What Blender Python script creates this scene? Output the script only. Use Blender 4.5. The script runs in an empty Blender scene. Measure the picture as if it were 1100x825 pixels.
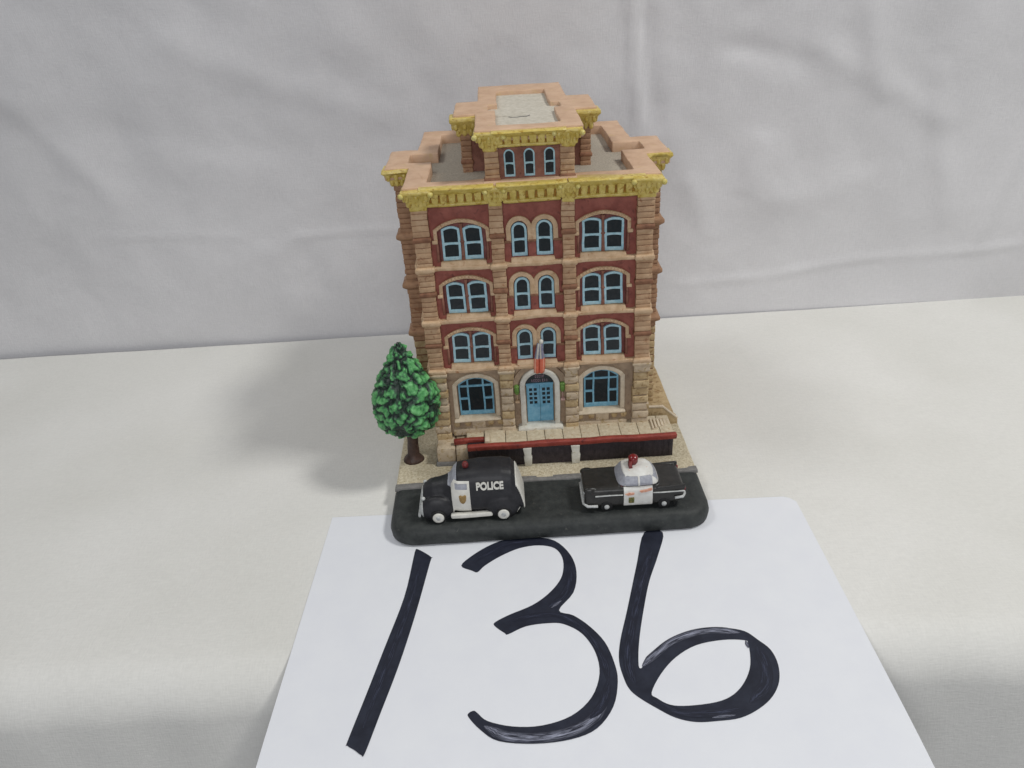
import bpy, bmesh, math, random
from mathutils import Vector, Matrix, noise
from mathutils.geometry import tessellate_polygon
random.seed(7)
S = bpy.context.scene
C = S.collection

# ------------------------------------------------------------------ camera
cam_d = bpy.data.cameras.new('camera'); cam = bpy.data.objects.new('camera', cam_d); C.objects.link(cam)
F_PX, YAW, PITCH, ROLL = 835.52, 0.0001, 0.511, 0.0623
CP = Vector((-1.2947, -25.8592, 22.2625))
_f = Vector((math.sin(YAW)*math.cos(PITCH), math.cos(YAW)*math.cos(PITCH), -math.sin(PITCH)))
_r = Vector((math.cos(YAW), -math.sin(YAW), 0)); _u = _r.cross(_f)
R2 = _r*math.cos(ROLL) - _u*math.sin(ROLL); U2 = _r*math.sin(ROLL) + _u*math.cos(ROLL)
cam.matrix_world = Matrix(((R2.x, U2.x, -_f.x, CP.x), (R2.y, U2.y, -_f.y, CP.y), (R2.z, U2.z, -_f.z, CP.z), (0, 0, 0, 1)))
cam_d.sensor_width = 36; cam_d.lens = 36*F_PX/1100; cam_d.clip_start = .1; cam_d.clip_end = 1000
S.camera = cam

# ------------------------------------------------------------------ light: a dim room with two soft ceiling lamps, plus an added front fill
W = bpy.data.worlds.new('World'); S.world = W; W.use_nodes = True
W.node_tree.nodes['Background'].inputs[0].default_value = (.80, .83, .90, 1)
W.node_tree.nodes['Background'].inputs[1].default_value = .165
def area(name, loc, target, size, power, col):
    d = bpy.data.lights.new(name, 'AREA'); d.shape = 'RECTANGLE'; d.size, d.size_y = size; d.energy = power; d.color = col
    o = bpy.data.objects.new(name, d); C.objects.link(o); o.location = loc
    o.rotation_euler = (Vector(target) - Vector(loc)).to_track_quat('-Z', 'Y').to_euler()
area('ceiling_or_fill_lamp', (47, -8, 77), (0, 6, 4), (15, 12), 36500, (.99, .98, .94))
area('ceiling_or_fill_lamp', (-38, 7, 76), (0, 6, 4), (20, 16), 11500, (.98, .985, .96))
area('ceiling_or_fill_lamp', (-6, -75, 40), (0, 16, 5), (44, 20), 24500, (.97, .98, 1))  # added low frontal fill, not on the ceiling; brightens backdrop and facade
S.view_settings.view_transform = 'Standard'; S.view_settings.look = 'None'
S.view_settings.exposure = 0; S.view_settings.gamma = 1; S.view_settings.use_curve_mapping = False

# ------------------------------------------------------------------ materials
def srgb(r, g, b):
    f = lambda c: (c/255/12.92) if c/255 <= .04045 else ((c/255+.055)/1.055)**2.4
    return (f(r), f(g), f(b), 1)
MATS = {}
def paint(name, c1, c2, scale=2.5, rough=.55, bump=.25, bscale=9, stain=None, stain_lo=.6, spec=.35, contrast=(.35, .65), bdist=.05):
    """hand painted surface: two mottled tones, optional stain with a shape of its own, lumpy casting"""
    m = bpy.data.materials.new(name); m.use_nodes = True; n = m.node_tree.nodes; l = m.node_tree.links
    b = n['Principled BSDF']; b.inputs['Roughness'].default_value = rough; b.inputs['Specular IOR Level'].default_value = spec
    g = n.new('ShaderNodeNewGeometry')
    t = n.new('ShaderNodeTexNoise'); t.inputs['Scale'].default_value = scale; t.inputs['Detail'].default_value = 5; t.inputs['Roughness'].default_value = .6
    l.new(g.outputs['Position'], t.inputs['Vector'])
    mr = n.new('ShaderNodeMapRange'); mr.inputs['From Min'].default_value, mr.inputs['From Max'].default_value = contrast
    l.new(t.outputs['Fac'], mr.inputs['Value'])
    mx = n.new('ShaderNodeMix'); mx.data_type = 'RGBA'; mx.inputs[6].default_value = c1; mx.inputs[7].default_value = c2
    l.new(mr.outputs[0], mx.inputs[0]); out = mx.outputs[2]
    if stain:
        t2 = n.new('ShaderNodeTexNoise'); t2.inputs['Scale'].default_value = scale*1.7; t2.inputs['Detail'].default_value = 6; t2.inputs['Distortion'].default_value = .6
        ad = n.new('ShaderNodeVectorMath'); ad.operation = 'ADD'; ad.inputs[1].default_value = (17, 5, 9)
        l.new(g.outputs['Position'], ad.inputs[0]); l.new(ad.outputs[0], t2.inputs['Vector'])
        m2 = n.new('ShaderNodeMapRange'); m2.inputs['From Min'].default_value = stain_lo; m2.inputs['From Max'].default_value = stain_lo+.12
        l.new(t2.outputs['Fac'], m2.inputs['Value'])
        x2 = n.new('ShaderNodeMix'); x2.data_type = 'RGBA'; x2.inputs[7].default_value = stain
        l.new(out, x2.inputs[6]); l.new(m2.outputs[0], x2.inputs[0]); out = x2.outputs[2]
    l.new(out, b.inputs['Base Color'])
    if bump:
        t3 = n.new('ShaderNodeTexNoise'); t3.inputs['Scale'].default_value = bscale; t3.inputs['Detail'].default_value = 4
        l.new(g.outputs['Position'], t3.inputs['Vector'])
        bp = n.new('ShaderNodeBump'); bp.inputs['Strength'].default_value = bump; bp.inputs['Distance'].default_value = bdist
        l.new(t3.outputs['Fac'], bp.inputs['Height']); l.new(bp.outputs[0], b.inputs['Normal'])
    MATS[name] = m
    return m
brick = paint('brick_red', srgb(128, 70, 60), srgb(150, 88, 76), 2.2, .6, .3, 7, stain=srgb(112, 62, 54), stain_lo=.58)
brick_dk = paint('brick_dark_red', srgb(112, 62, 58), srgb(138, 86, 80), 3, .65, .3, 7)  # slightly darker red of the wall inside the window arches
brick_br = paint('brick_brown', srgb(120, 78, 64), srgb(146, 100, 84), 3, .65, .35, 8, stain=srgb(100, 62, 52))
tan_a = paint('tan_course', srgb(172, 138, 106), srgb(192, 162, 130), 3, .6, .4, 9, stain=srgb(156, 112, 80))
tan_b = paint('tan_course_worn', srgb(164, 130, 100), srgb(184, 152, 120), 3, .6, .4, 9, stain=srgb(148, 104, 74))
joint = paint('course_joint', srgb(122, 86, 62), srgb(144, 104, 78), 3, .8, 0)
band = paint('capital_brown', srgb(114, 78, 58), srgb(146, 104, 78), 3, .65, .4, 8)
side_a = paint('side_course', srgb(146, 112, 86), srgb(168, 132, 102), 3, .65, .4, 9, stain=srgb(126, 90, 70))
trim = paint('sandstone_trim', srgb(184, 154, 120), srgb(206, 178, 146), 3, .55, .35, 8, stain=srgb(168, 124, 90))
salmon = paint('coping_salmon', srgb(190, 156, 128), srgb(206, 174, 146), 1.4, .55, .3, 6, stain=srgb(196, 166, 128), stain_lo=.6)
yellow = paint('cornice_yellow', srgb(190, 166, 74), srgb(212, 192, 112), 3, .35, .6, 8, stain=srgb(166, 132, 50), stain_lo=.56, spec=.5)
ochre = paint('cornice_ochre', srgb(140, 96, 34), srgb(170, 130, 48), 6, .55, .3, 9)
cream_y = paint('cornice_cream', srgb(198, 182, 96), srgb(216, 204, 134), 3, .4, .5, 8, stain=srgb(184, 154, 66), stain_lo=.55, spec=.5)
stone = paint('stone_beige', srgb(180, 162, 138), srgb(202, 184, 158), 3, .65, .45, 9, stain=srgb(160, 136, 96), stain_lo=.55)
stone_b = paint('stone_ochre', srgb(170, 146, 108), srgb(194, 172, 134), 3, .65, .45, 9, stain=srgb(146, 118, 80), stain_lo=.55)
stone_w = paint('stone_wall_taupe', srgb(142, 122, 102), srgb(168, 146, 122), 2.5, .7, .4, 8, stain=srgb(122, 98, 80))
surround = paint('stone_surround', srgb(192, 176, 152), srgb(212, 198, 176), 3, .55, .3, 8, stain=srgb(180, 150, 120), stain_lo=.62)
white_st = paint('pale_stone', srgb(196, 192, 180), srgb(214, 212, 202), 3, .55, .3, 8, stain=srgb(180, 170, 140), stain_lo=.62)
roof_m = paint('roof_gravel', srgb(156, 148, 134), srgb(186, 178, 164), 14, .85, .6, 30, stain=srgb(120, 106, 90), stain_lo=.62, bdist=.03)
roof_t = paint('tower_roof_grey', srgb(180, 174, 160), srgb(200, 194, 182), 5, .8, .4, 24, stain=srgb(130, 126, 124), stain_lo=.68, bdist=.03)
side_walk = paint('pavement_speckle', srgb(182, 170, 144), srgb(208, 198, 174), 9, .8, .6, 18, stain=srgb(150, 130, 94), stain_lo=.58, contrast=(.4, .6))
flags = paint('terrace_flagstone', srgb(184, 170, 144), srgb(206, 194, 170), 5, .75, .45, 14, stain=srgb(170, 138, 104), stain_lo=.6)
asphalt = paint('asphalt', srgb(42, 45, 45), srgb(56, 59, 58), 3, .55, .5, 12, stain=srgb(84, 84, 80), stain_lo=.66, bdist=.03)
kerb_m = paint('kerb_grey', srgb(108, 106, 104), srgb(128, 126, 124), 4, .7, .3, 10)
red_rail = paint('rail_red', srgb(128, 52, 44), srgb(154, 70, 58), 2, .5, .35, 9, stain=srgb(104, 44, 40), stain_lo=.6)
dark_w = paint('basement_dark', srgb(44, 38, 42), srgb(60, 52, 56), 5, .5, .3, 12, stain=srgb(76, 48, 62), stain_lo=.7)
blue_f = paint('frame_blue', srgb(148, 190, 204), srgb(182, 212, 220), 6, .5, .2, 9, stain=srgb(192, 204, 206), stain_lo=.6)
blue_g = paint('frame_bright_blue', srgb(100, 156, 182), srgb(136, 182, 200), 6, .5, .2, 9)
blue_d = paint('door_blue', srgb(96, 156, 184), srgb(128, 178, 202), 4, .45, .2, 9)
pane_m = paint('pane_dark', srgb(24, 34, 38), srgb(38, 42, 44), 7, .3, .25, 6, spec=.5)
bark = paint('bark', srgb(58, 42, 38), srgb(78, 58, 50), 4, .5, .5, 10, spec=.4)
van_blk = paint('van_black', srgb(30, 30, 34), srgb(40, 40, 44), 3, .5, .25, 6, spec=.45, bdist=.03)
car_blk = paint('car_black', srgb(30, 30, 28), srgb(44, 42, 40), 3, .38, .25, 6, stain=srgb(110, 30, 26), stain_lo=.70, spec=.5, bdist=.03)
car_wht = paint('car_white', srgb(206, 204, 198), srgb(222, 222, 218), 3, .45, .2, 6, stain=srgb(206, 160, 130), stain_lo=.64, spec=.4, bdist=.02)
van_wht = paint('van_white', srgb(208, 206, 198), srgb(224, 222, 214), 3, .45, .2, 6, spec=.4, bdist=.02)
glass_g = paint('window_grey_paint', srgb(146, 148, 158), srgb(168, 170, 178), 8, .5, .2, 8)
chrome = paint('silver_paint', srgb(168, 170, 170), srgb(200, 202, 200), 6, .35, .2, 9, spec=.6)
tyre_m = paint('tyre', srgb(20, 20, 21), srgb(30, 30, 31), 4, .6, .2, 9)
gold = paint('badge_gold', srgb(134, 108, 64), srgb(160, 132, 84), 12, .5, .2, 9)
badge_g = paint('badge_green', srgb(64, 80, 44), srgb(120, 110, 60), 14, .5, .2, 9, contrast=(.45, .55))
red_l = paint('lamp_red', srgb(104, 20, 24), srgb(126, 30, 32), 6, .25, .1, 6, spec=.6)
red_dk = paint('lamp_dull_red', srgb(84, 34, 36), srgb(128, 52, 50), 6, .5, .2, 8)
pinkish = paint('faded_pink', srgb(178, 140, 132), srgb(200, 168, 160), 12, .6, .1, 8)
orange_s = paint('smear_orange', srgb(206, 136, 108), srgb(218, 178, 158), 9, .6, .1, 8)
mauve = paint('mauve_lettering', srgb(150, 122, 138), srgb(170, 146, 154), 12, .6, .1, 8)
flag_r = paint('flag_red', srgb(212, 104, 80), srgb(226, 126, 98), 5, .55, .2, 8)
flag_w = paint('flag_pale', srgb(226, 160, 132), srgb(236, 190, 166), 5, .55, .2, 8)
flag_b = paint('flag_blue', srgb(104, 108, 140), srgb(150, 146, 160), 8, .55, .2, 8)
lamp_g = paint('lamp_green', srgb(92, 128, 60), srgb(122, 158, 80), 6, .4, .2, 8)
paper_m = paint('paper', srgb(226, 228, 234), srgb(229, 231, 236), .6, .75, .02, 3, spec=.25)
ink = paint('marker_ink', srgb(28, 31, 44), srgb(42, 46, 60), 1.2, .55, 0, spec=.3)

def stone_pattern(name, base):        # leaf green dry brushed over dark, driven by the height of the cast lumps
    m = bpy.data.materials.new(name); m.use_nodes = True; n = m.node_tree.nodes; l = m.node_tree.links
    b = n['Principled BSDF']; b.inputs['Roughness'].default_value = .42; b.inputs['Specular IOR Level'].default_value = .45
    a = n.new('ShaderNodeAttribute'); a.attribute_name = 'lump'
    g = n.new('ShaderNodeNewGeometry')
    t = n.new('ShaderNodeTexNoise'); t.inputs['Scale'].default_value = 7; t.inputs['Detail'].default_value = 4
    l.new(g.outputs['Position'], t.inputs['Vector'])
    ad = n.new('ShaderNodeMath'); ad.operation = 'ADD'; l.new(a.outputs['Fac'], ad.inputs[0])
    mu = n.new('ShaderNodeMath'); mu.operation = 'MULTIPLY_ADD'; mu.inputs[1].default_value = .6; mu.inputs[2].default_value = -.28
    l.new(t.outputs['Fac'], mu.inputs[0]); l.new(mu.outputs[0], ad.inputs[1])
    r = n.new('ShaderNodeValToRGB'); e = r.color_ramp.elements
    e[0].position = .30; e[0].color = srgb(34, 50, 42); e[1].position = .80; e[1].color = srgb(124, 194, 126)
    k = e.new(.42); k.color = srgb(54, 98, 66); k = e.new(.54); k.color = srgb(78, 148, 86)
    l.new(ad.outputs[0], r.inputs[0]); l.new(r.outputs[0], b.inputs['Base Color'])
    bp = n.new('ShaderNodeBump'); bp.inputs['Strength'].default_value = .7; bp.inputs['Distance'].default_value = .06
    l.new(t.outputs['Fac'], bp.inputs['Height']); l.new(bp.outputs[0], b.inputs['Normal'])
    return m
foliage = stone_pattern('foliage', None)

def cloth_mat(name, c1, c2, rough=.9, wrinkle=.02):
    m = bpy.data.materials.new(name); m.use_nodes = True; n = m.node_tree.nodes; l = m.node_tree.links
    b = n['Principled BSDF']; b.inputs['Roughness'].default_value = rough; b.inputs['Specular IOR Level'].default_value = .15
    b.inputs['Sheen Weight'].default_value = .08
    g = n.new('ShaderNodeNewGeometry')
    t = n.new('ShaderNodeTexNoise'); t.inputs['Scale'].default_value = .12; t.inputs['Detail'].default_value = 6
    l.new(g.outputs['Position'], t.inputs['Vector'])
    mx = n.new('ShaderNodeMix'); mx.data_type = 'RGBA'; mx.inputs[6].default_value = c1; mx.inputs[7].default_value = c2
    mr = n.new('ShaderNodeMapRange'); mr.inputs['From Min'].default_value = .35; mr.inputs['From Max'].default_value = .65
    l.new(t.outputs['Fac'], mr.inputs['Value']); l.new(mr.outputs[0], mx.inputs[0])
    fine = n.new('ShaderNodeTexNoise'); fine.inputs['Scale'].default_value = 1; fine.inputs['Detail'].default_value = 2
    mp = n.new('ShaderNodeMapping'); mp.inputs['Scale'].default_value = (3, 14, 14); l.new(g.outputs['Position'], mp.inputs[0]); l.new(mp.outputs[0], fine.inputs['Vector'])
    f2 = n.new('ShaderNodeTexNoise'); f2.inputs['Scale'].default_value = 1; f2.inputs['Detail'].default_value = 2
    mp2 = n.new('ShaderNodeMapping'); mp2.inputs['Scale'].default_value = (16, 3, 3); l.new(g.outputs['Position'], mp2.inputs[0]); l.new(mp2.outputs[0], f2.inputs['Vector'])
    ad = n.new('ShaderNodeMath'); l.new(fine.outputs['Fac'], ad.inputs[0]); l.new(f2.outputs['Fac'], ad.inputs[1])
    m3 = n.new('ShaderNodeMapRange'); m3.inputs['From Min'].default_value = .7; m3.inputs['From Max'].default_value = 1.3
    m3.inputs['To Min'].default_value = .955; m3.inputs['To Max'].default_value = 1.025; l.new(ad.outputs[0], m3.inputs['Value'])
    vm = n.new('ShaderNodeVectorMath'); vm.operation = 'SCALE'; l.new(mx.outputs[2], vm.inputs[0]); l.new(m3.outputs[0], vm.inputs['Scale'])
    l.new(vm.outputs[0], b.inputs['Base Color'])
    bp = n.new('ShaderNodeBump'); bp.inputs['Strength'].default_value = .26; bp.inputs['Distance'].default_value = .03
    wr = n.new('ShaderNodeTexNoise'); wr.inputs['Scale'].default_value = .24; wr.inputs['Detail'].default_value = 2; wr.inputs['Distortion'].default_value = .5
    l.new(g.outputs['Position'], wr.inputs['Vector'])
    bw = n.new('ShaderNodeBump'); bw.inputs['Strength'].default_value = wrinkle; bw.inputs['Distance'].default_value = .5
    l.new(wr.outputs['Fac'], bw.inputs['Height']); l.new(bw.outputs[0], bp.inputs['Normal'])
    l.new(ad.outputs[0], bp.inputs['Height']); l.new(bp.outputs[0], b.inputs['Normal'])
    return m
table_m = cloth_mat('tablecloth_cotton', srgb(218, 217, 212), srgb(225, 224, 220))
wall_m = cloth_mat('backdrop_cotton', srgb(212, 211, 213), srgb(219, 218, 220), wrinkle=.10)

# ------------------------------------------------------------------ helpers
def wob(bm, amp=.022, fine=.008, maxlen=.55):
    """subdivide long edges and let the whole casting wander a little"""
    for _ in range(5):
        es = [e for e in bm.edges if e.calc_length() > maxlen]
        if not es or len(bm.verts) > 6000: break
        bmesh.ops.subdivide_edges(bm, edges=es, cuts=1)
    for v in bm.verts:
        p = v.co
        v.co = p + noise.noise_vector(p*.9)*amp + noise.noise_vector(p*4+Vector((9, 3, 1)))*fine
def link(name, bm, mats, parent=None, loc=None, bevel=0, smooth=False, wobble=True, amp=.022, fine=.008, maxlen=.55):
    bmesh.ops.recalc_face_normals(bm, faces=bm.faces)
    if wobble: wob(bm, amp, fine, maxlen)
    me = bpy.data.meshes.new(name)
    if loc is not None: bmesh.ops.translate(bm, verts=bm.verts, vec=-Vector(loc))
    bm.to_mesh(me); bm.free()
    for m in (mats if isinstance(mats, (list, tuple)) else [mats]): me.materials.append(m)
    o = bpy.data.objects.new(name, me); C.objects.link(o)
    if loc is not None: o.location = loc
    adopt(o, parent)
    if bevel:
        b = o.modifiers.new('bevel', 'BEVEL'); b.width = bevel; b.segments = 2; b.limit_method = 'ANGLE'; b.angle_limit = math.radians(35)
        smooth = True
    if smooth:
        for p in me.polygons: p.use_smooth = True
    return o
WM = {}
def world_of(o):
    return (world_of(o.parent) @ o.matrix_parent_inverse @ o.matrix_basis) if o.parent else o.matrix_basis.copy()
def adopt(o, parent):
    if parent is None: return
    o.parent = parent; o.matrix_parent_inverse = world_of(parent).inverted()
def empty(name, loc, parent=None):
    o = bpy.data.objects.new(name, None); o.location = loc; o.empty_display_size = .3; C.objects.link(o); adopt(o, parent); return o
def box(bm, x0, x1, y0, y1, z0, z1, mi=0):
    vs = [bm.verts.new((x, y, z)) for x in (x0, x1) for y in (y0, y1) for z in (z0, z1)]
    for q in ((0, 1, 3, 2), (4, 6, 7, 5), (0, 4, 5, 1), (2, 3, 7, 6), (0, 2, 6, 4), (1, 5, 7, 3)):
        f = bm.faces.new([vs[i] for i in q]); f.material_index = mi
def frustum(bm, levels, mi=0):
    """stack of rectangles (x0,x1,y0,y1,z) joined bottom to top"""
    rings = [[bm.verts.new(p) for p in ((x0, y0, z), (x1, y0, z), (x1, y1, z), (x0, y1, z))] for x0, x1, y0, y1, z in levels]
    for a, b in zip(rings, rings[1:]):
        for i in range(4):
            f = bm.faces.new((a[i], a[(i+1) % 4], b[(i+1) % 4], b[i])); f.material_index = mi
    bm.faces.new(rings[0][::-1]).material_index = mi; bm.faces.new(rings[-1]).material_index = mi
def prism(bm, outer, holes, a, b, axis='y', mi=0):
    """2D outline with holes pushed from a to b along y (outline in x,z) or z (outline in x,y)"""
    loops = [outer]+list(holes)
    P = (lambda u, v, w: (u, w, v)) if axis == 'y' else (lambda u, v, w: (u, v, w))
    flat = [p for lp in loops for p in lp]
    tris = tessellate_polygon([[Vector((p[0], p[1], 0)) for p in lp] for lp in loops])
    A = [bm.verts.new(P(p[0], p[1], a)) for p in flat]; B = [bm.verts.new(P(p[0], p[1], b)) for p in flat]
    for t in tris:
        for vv, rev in ((A, 1), (B, 0)):
            try: bm.faces.new([vv[i] for i in (t[::-1] if rev else t)]).material_index = mi
            except ValueError: pass
    k = 0
    for lp in loops:
        n = len(lp)
        for i in range(n):
            j = (i+1) % n
            bm.faces.new((A[k+i], A[k+j], B[k+j], B[k+i])).material_index = mi
        k += n
def rect(x0, x1, z0, z1): return [(x0, z0), (x1, z0), (x1, z1), (x0, z1)]
def arch(x0, x1, z0, z1, rise, n=9):
    """rectangle with an arched top; z1 is the crown"""
    c = (x0+x1)/2; h = (x1-x0)/2; sp = z1-rise
    R = (h*h+rise*rise)/(2*rise); zc = z1-R; a0 = math.asin(min(1, h/R))
    pts = [(x0, z0), (x1, z0)]
    for i in range(n+1):
        a = a0-2*a0*i/n; pts.append((c+R*math.sin(a), zc+R*math.cos(a)))
    return pts
def arch_band(x0, x1, z0, z1, rise, t, n=11):
    """open band following an arch with short legs, thickness t outwards"""
    inn = arch(x0, x1, z0, z1, rise, n)[1:]+[(x0, z0)]
    out = arch(x0-t, x1+t, z0, z1+t, rise+t*.6, n)[1:]+[(x0-t, z0)]
    return out+inn[::-1]
def tube(bm, pts, r, seg=10, mi=0):
    rings = []
    for i, p in enumerate(pts):
        p = Vector(p); d = (Vector(pts[min(i+1, len(pts)-1)])-Vector(pts[max(i-1, 0)])).normalized()
        a = d.orthogonal().normalized() if i == 0 else (rings_a-d*rings_a.dot(d)).normalized(); rings_a = a; b = d.cross(a)
        rr = r[i] if isinstance(r, (list, tuple)) else r
        rings.append([bm.verts.new(p+(a*math.cos(2*math.pi*k/seg)+b*math.sin(2*math.pi*k/seg))*rr) for k in range(seg)])
    for A, B in zip(rings, rings[1:]):
        for k in range(seg): bm.faces.new((A[k], A[(k+1) % seg], B[(k+1) % seg], B[k])).material_index = mi
    bm.faces.new(rings[0][::-1]).material_index = mi; bm.faces.new(rings[-1]).material_index = mi
def ball(bm, c, r, sub=3, mi=0):
    rs = r if isinstance(r, (tuple, list)) else (r, r, r)
    k = bmesh.ops.create_icosphere(bm, subdivisions=sub, radius=1)
    for v in k['verts']: v.co = Vector((v.co.x*rs[0]+c[0], v.co.y*rs[1]+c[1], v.co.z*rs[2]+c[2]))
    for v in k['verts']:
        for f in v.link_faces: f.material_index = mi
NB = bmesh.new
def courses(bm, x0, x1, y0, y1, z0, z1, h=.27, gap=.022, jit=.013, mats=(0, 1), core=2, inset=.022):
    box(bm, x0+inset, x1-inset, y0+inset, y1-.002, z0, z1, core)
    n = max(1, round((z1-z0)/h)); hh = (z1-z0)/n
    for i in range(n):
        a, b = z0+i*hh+gap/2+random.uniform(-.008, .008), z0+(i+1)*hh-gap/2+random.uniform(-.008, .008)
        j = lambda: random.uniform(-jit, jit*.6)
        box(bm, x0+j(), x1-j(), y0+j(), y1, a, b, random.choice(mats))

# ------------------------------------------------------------------ the setting: table with its cloth, cloth backdrop
def edge_y(x): return -7.0+.35*math.sin(x*.16+1.2)-.02*x
bm = NB(); nx, R = 150, 2.0
prof = [(21.62-i*28.0/90, 0, 1) for i in range(91)]
rows = []
for ix in range(nx+1):
    x = -62+124*ix/nx; ey = edge_y(x); col = []
    for i in range(80):
        t = (i/79); y = 21.62+(ey+R-21.62)*t; col.append((y, 0))
    for i in range(1, 15):
        a = i/14*math.radians(80); col.append((ey+R-R*math.sin(a), -R+R*math.cos(a)))
    y, z = col[-1]
    for i in range(1, 30): col.append((y-math.cos(math.radians(80))*i*.9, z-math.sin(math.radians(80))*i*.9))
    rows.append([(x, y, z, k) for k, (y, z) in enumerate(col)])
grid = []
for r in rows:
    g = []
    for x, y, z, k in r:
        p = Vector((x*.10, y*.16, 0))
        d = .05*noise.noise(p*1.4)+.02*noise.noise(Vector((x*.5, y*.35, 3)))
        calm = min(1, max(0, (abs(x)-9)/6)) if (-9 < y < 17.5) else 1
        d = d*calm - .02
        if k > 80:
            f = min(1, (k-80)/14)
            hang = f*(.35*noise.noise(Vector((x*.17, k*.03, 7)))+.25*noise.noise(Vector((x*.4, 0, 2))))
            g.append(bm.verts.new((x, y+hang, z+d-.15*f*abs(noise.noise(Vector((x*.2, 1, 1)))))))
        else:
            # long soft pressing crease left of the model and a fold towards the right
            g.append(bm.verts.new((x, y, z+d)))
    grid.append(g)
for a, b in zip(grid, grid[1:]):
    for i in range(len(a)-1): bm.faces.new((a[i], a[i+1], b[i+1], b[i]))
o = link('tablecloth', bm, table_m, smooth=True, wobble=False); o['kind'] = 'structure'

def gauss(d, w): return math.exp(-(d/w)**2)
def seg_d(x, z, a, b):
    ax, az, bx, bz = *a, *b; L = (bx-ax)**2+(bz-az)**2; t = max(0, min(1, ((x-ax)*(bx-ax)+(z-az)*(bz-az))/L))
    px, pz = ax+t*(bx-ax), az+t*(bz-az)
    s = (bx-ax)*(z-az)-(bz-az)*(x-ax)
    fade = 1-abs(2*t-1)**6
    return math.hypot(x-px, z-pz)*(1 if s > 0 else -1), fade
creases = [((6.4, 22), (7.3, 11.8), .24, .24), ((7.2, 20), (8.1, 12), .5, -.16), ((9.0, 2.3), (34, 3.9), .3, .13), ((31, 14), (29, 3.4), .35, .22),
           ((-27, 7.9), (-17, 7.4), .22, .05), ((-15, 7.3), (-7, 7.2), .18, .07), ((-30, 18), (-24, 9), .8, .12), ((16, 17), (26, 11.5), .7, .12), ((11, 17), (18, 15.5), .6, -.12), ((-16, 7.3), (-15.2, 1), .9, .12), ((-14, 7), (-12.4, 1.5), .8, -.12),
           ((24, 15.5), (27, 5), .6, .16), ((10, 9.6), (12, 5.2), .7, .14), ((14.5, 12), (13.6, 8), .8, .14), ((19, 19.5), (21.5, 13), .7, .16),
           ((-20, 19), (-6, 13.5), .9, .10), ((10.5, 2.5), (12.3, .3), .6, .14), ((-30, 15), (-14, 12.6), 1.0, -.10), ((12, 7.4), (24, 8.6), 1.0, .10)]
bm = NB(); g = []
NXW, NZW = 300, 170
for i in range(NXW+1):
    x = -56+112*i/NXW; col = []
    for k in range(NZW+1):
        z = -3+46*(k/NZW)**1.25
        y = 21.78-.0075*x-.003*min(30, max(0, z))**2
        y += .55*noise.noise(Vector((x*.07, z*.045, 4)))+.22*noise.noise(Vector((x*.19, z*.12, 8)))+.10*noise.noise(Vector((x*.45, z*.3, 2)))+.05*abs(noise.noise(Vector((x*.8+z*.3, z*.6-x*.2, 12))))
        for a, b, w, h in creases:
            d, fd = seg_d(x+.3*noise.noise(Vector((x*.12, z*.22, 5))), z+.3*noise.noise(Vector((x*.16, z*.12, 6))), a, b)
            if abs(d) < 4*w: y -= 1.15*h*gauss(d, w)*max(fd, 0)*(.75+.5*noise.noise(Vector((x*.4, z*.4, 11))))
        pull = math.exp(-max(0, z)/2.2); y = y*(1-pull)+(21.84-.0075*x)*pull
        y = max(y, 21.66-.0075*x) if z < 1 else y
        col.append(bm.verts.new((x, y, z)))
    g.append(col)
for a, b in zip(g, g[1:]):
    for i in range(len(a)-1): bm.faces.new((a[i], a[i+1], b[i+1], b[i]))
o = link('backdrop', bm, wall_m, smooth=True, wobble=False); o['kind'] = 'structure'

# ------------------------------------------------------------------ the numbered sheet of paper
def unproj(px, py, z=0.0):
    D = _f*F_PX + R2*(px-550) - U2*(py-412.5)
    t = (z-CP.z)/D.z; return CP+D*t
PZ = .022
P0, PA, PW, PL = Vector((-9.86, 2.42, 0)), -.0251, 20.94, 16.2
ca, sa = math.cos(PA), math.sin(PA)
def psheet(s, t): return Vector((P0.x+ca*s+sa*t, P0.y+sa*s-ca*t, 0))
sheet = empty('paper_sheet', psheet(PW/2, PL/2))
sheet['label'] = 'white paper sheet handwritten 136 in black marker, tucked under the front of the model'
sheet['category'] = 'paper sheet'
bm = NB(); N, M = 42, 40
top = []
for i in range(N+1):
    row = []
    for j in range(M+1):
        s, t = PW*i/N, PL*j/M
        if j == 0 and i == N: s -= .22; t += .12
        p = psheet(s, t); lift = 0
        e = max(0, (abs(s-PW/2)/(PW/2)-.8)/.2)
        lift = .015*e*e*max(0, min(1, (t-1)/4))
        p.z = PZ-.006+lift-.0+(-.010*max(0, t-11)**2)
        row.append(bm.verts.new(p))
    top.append(row)
for a, b in zip(top, top[1:]):
    for j in range(M): bm.faces.new((a[j], b[j], b[j+1], a[j+1]))
o = link('sheet', bm, paper_m, sheet, wobble=False)
sm = o.modifiers.new('thickness', 'SOLIDIFY'); sm.thickness = .012; sm.offset = -1

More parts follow.
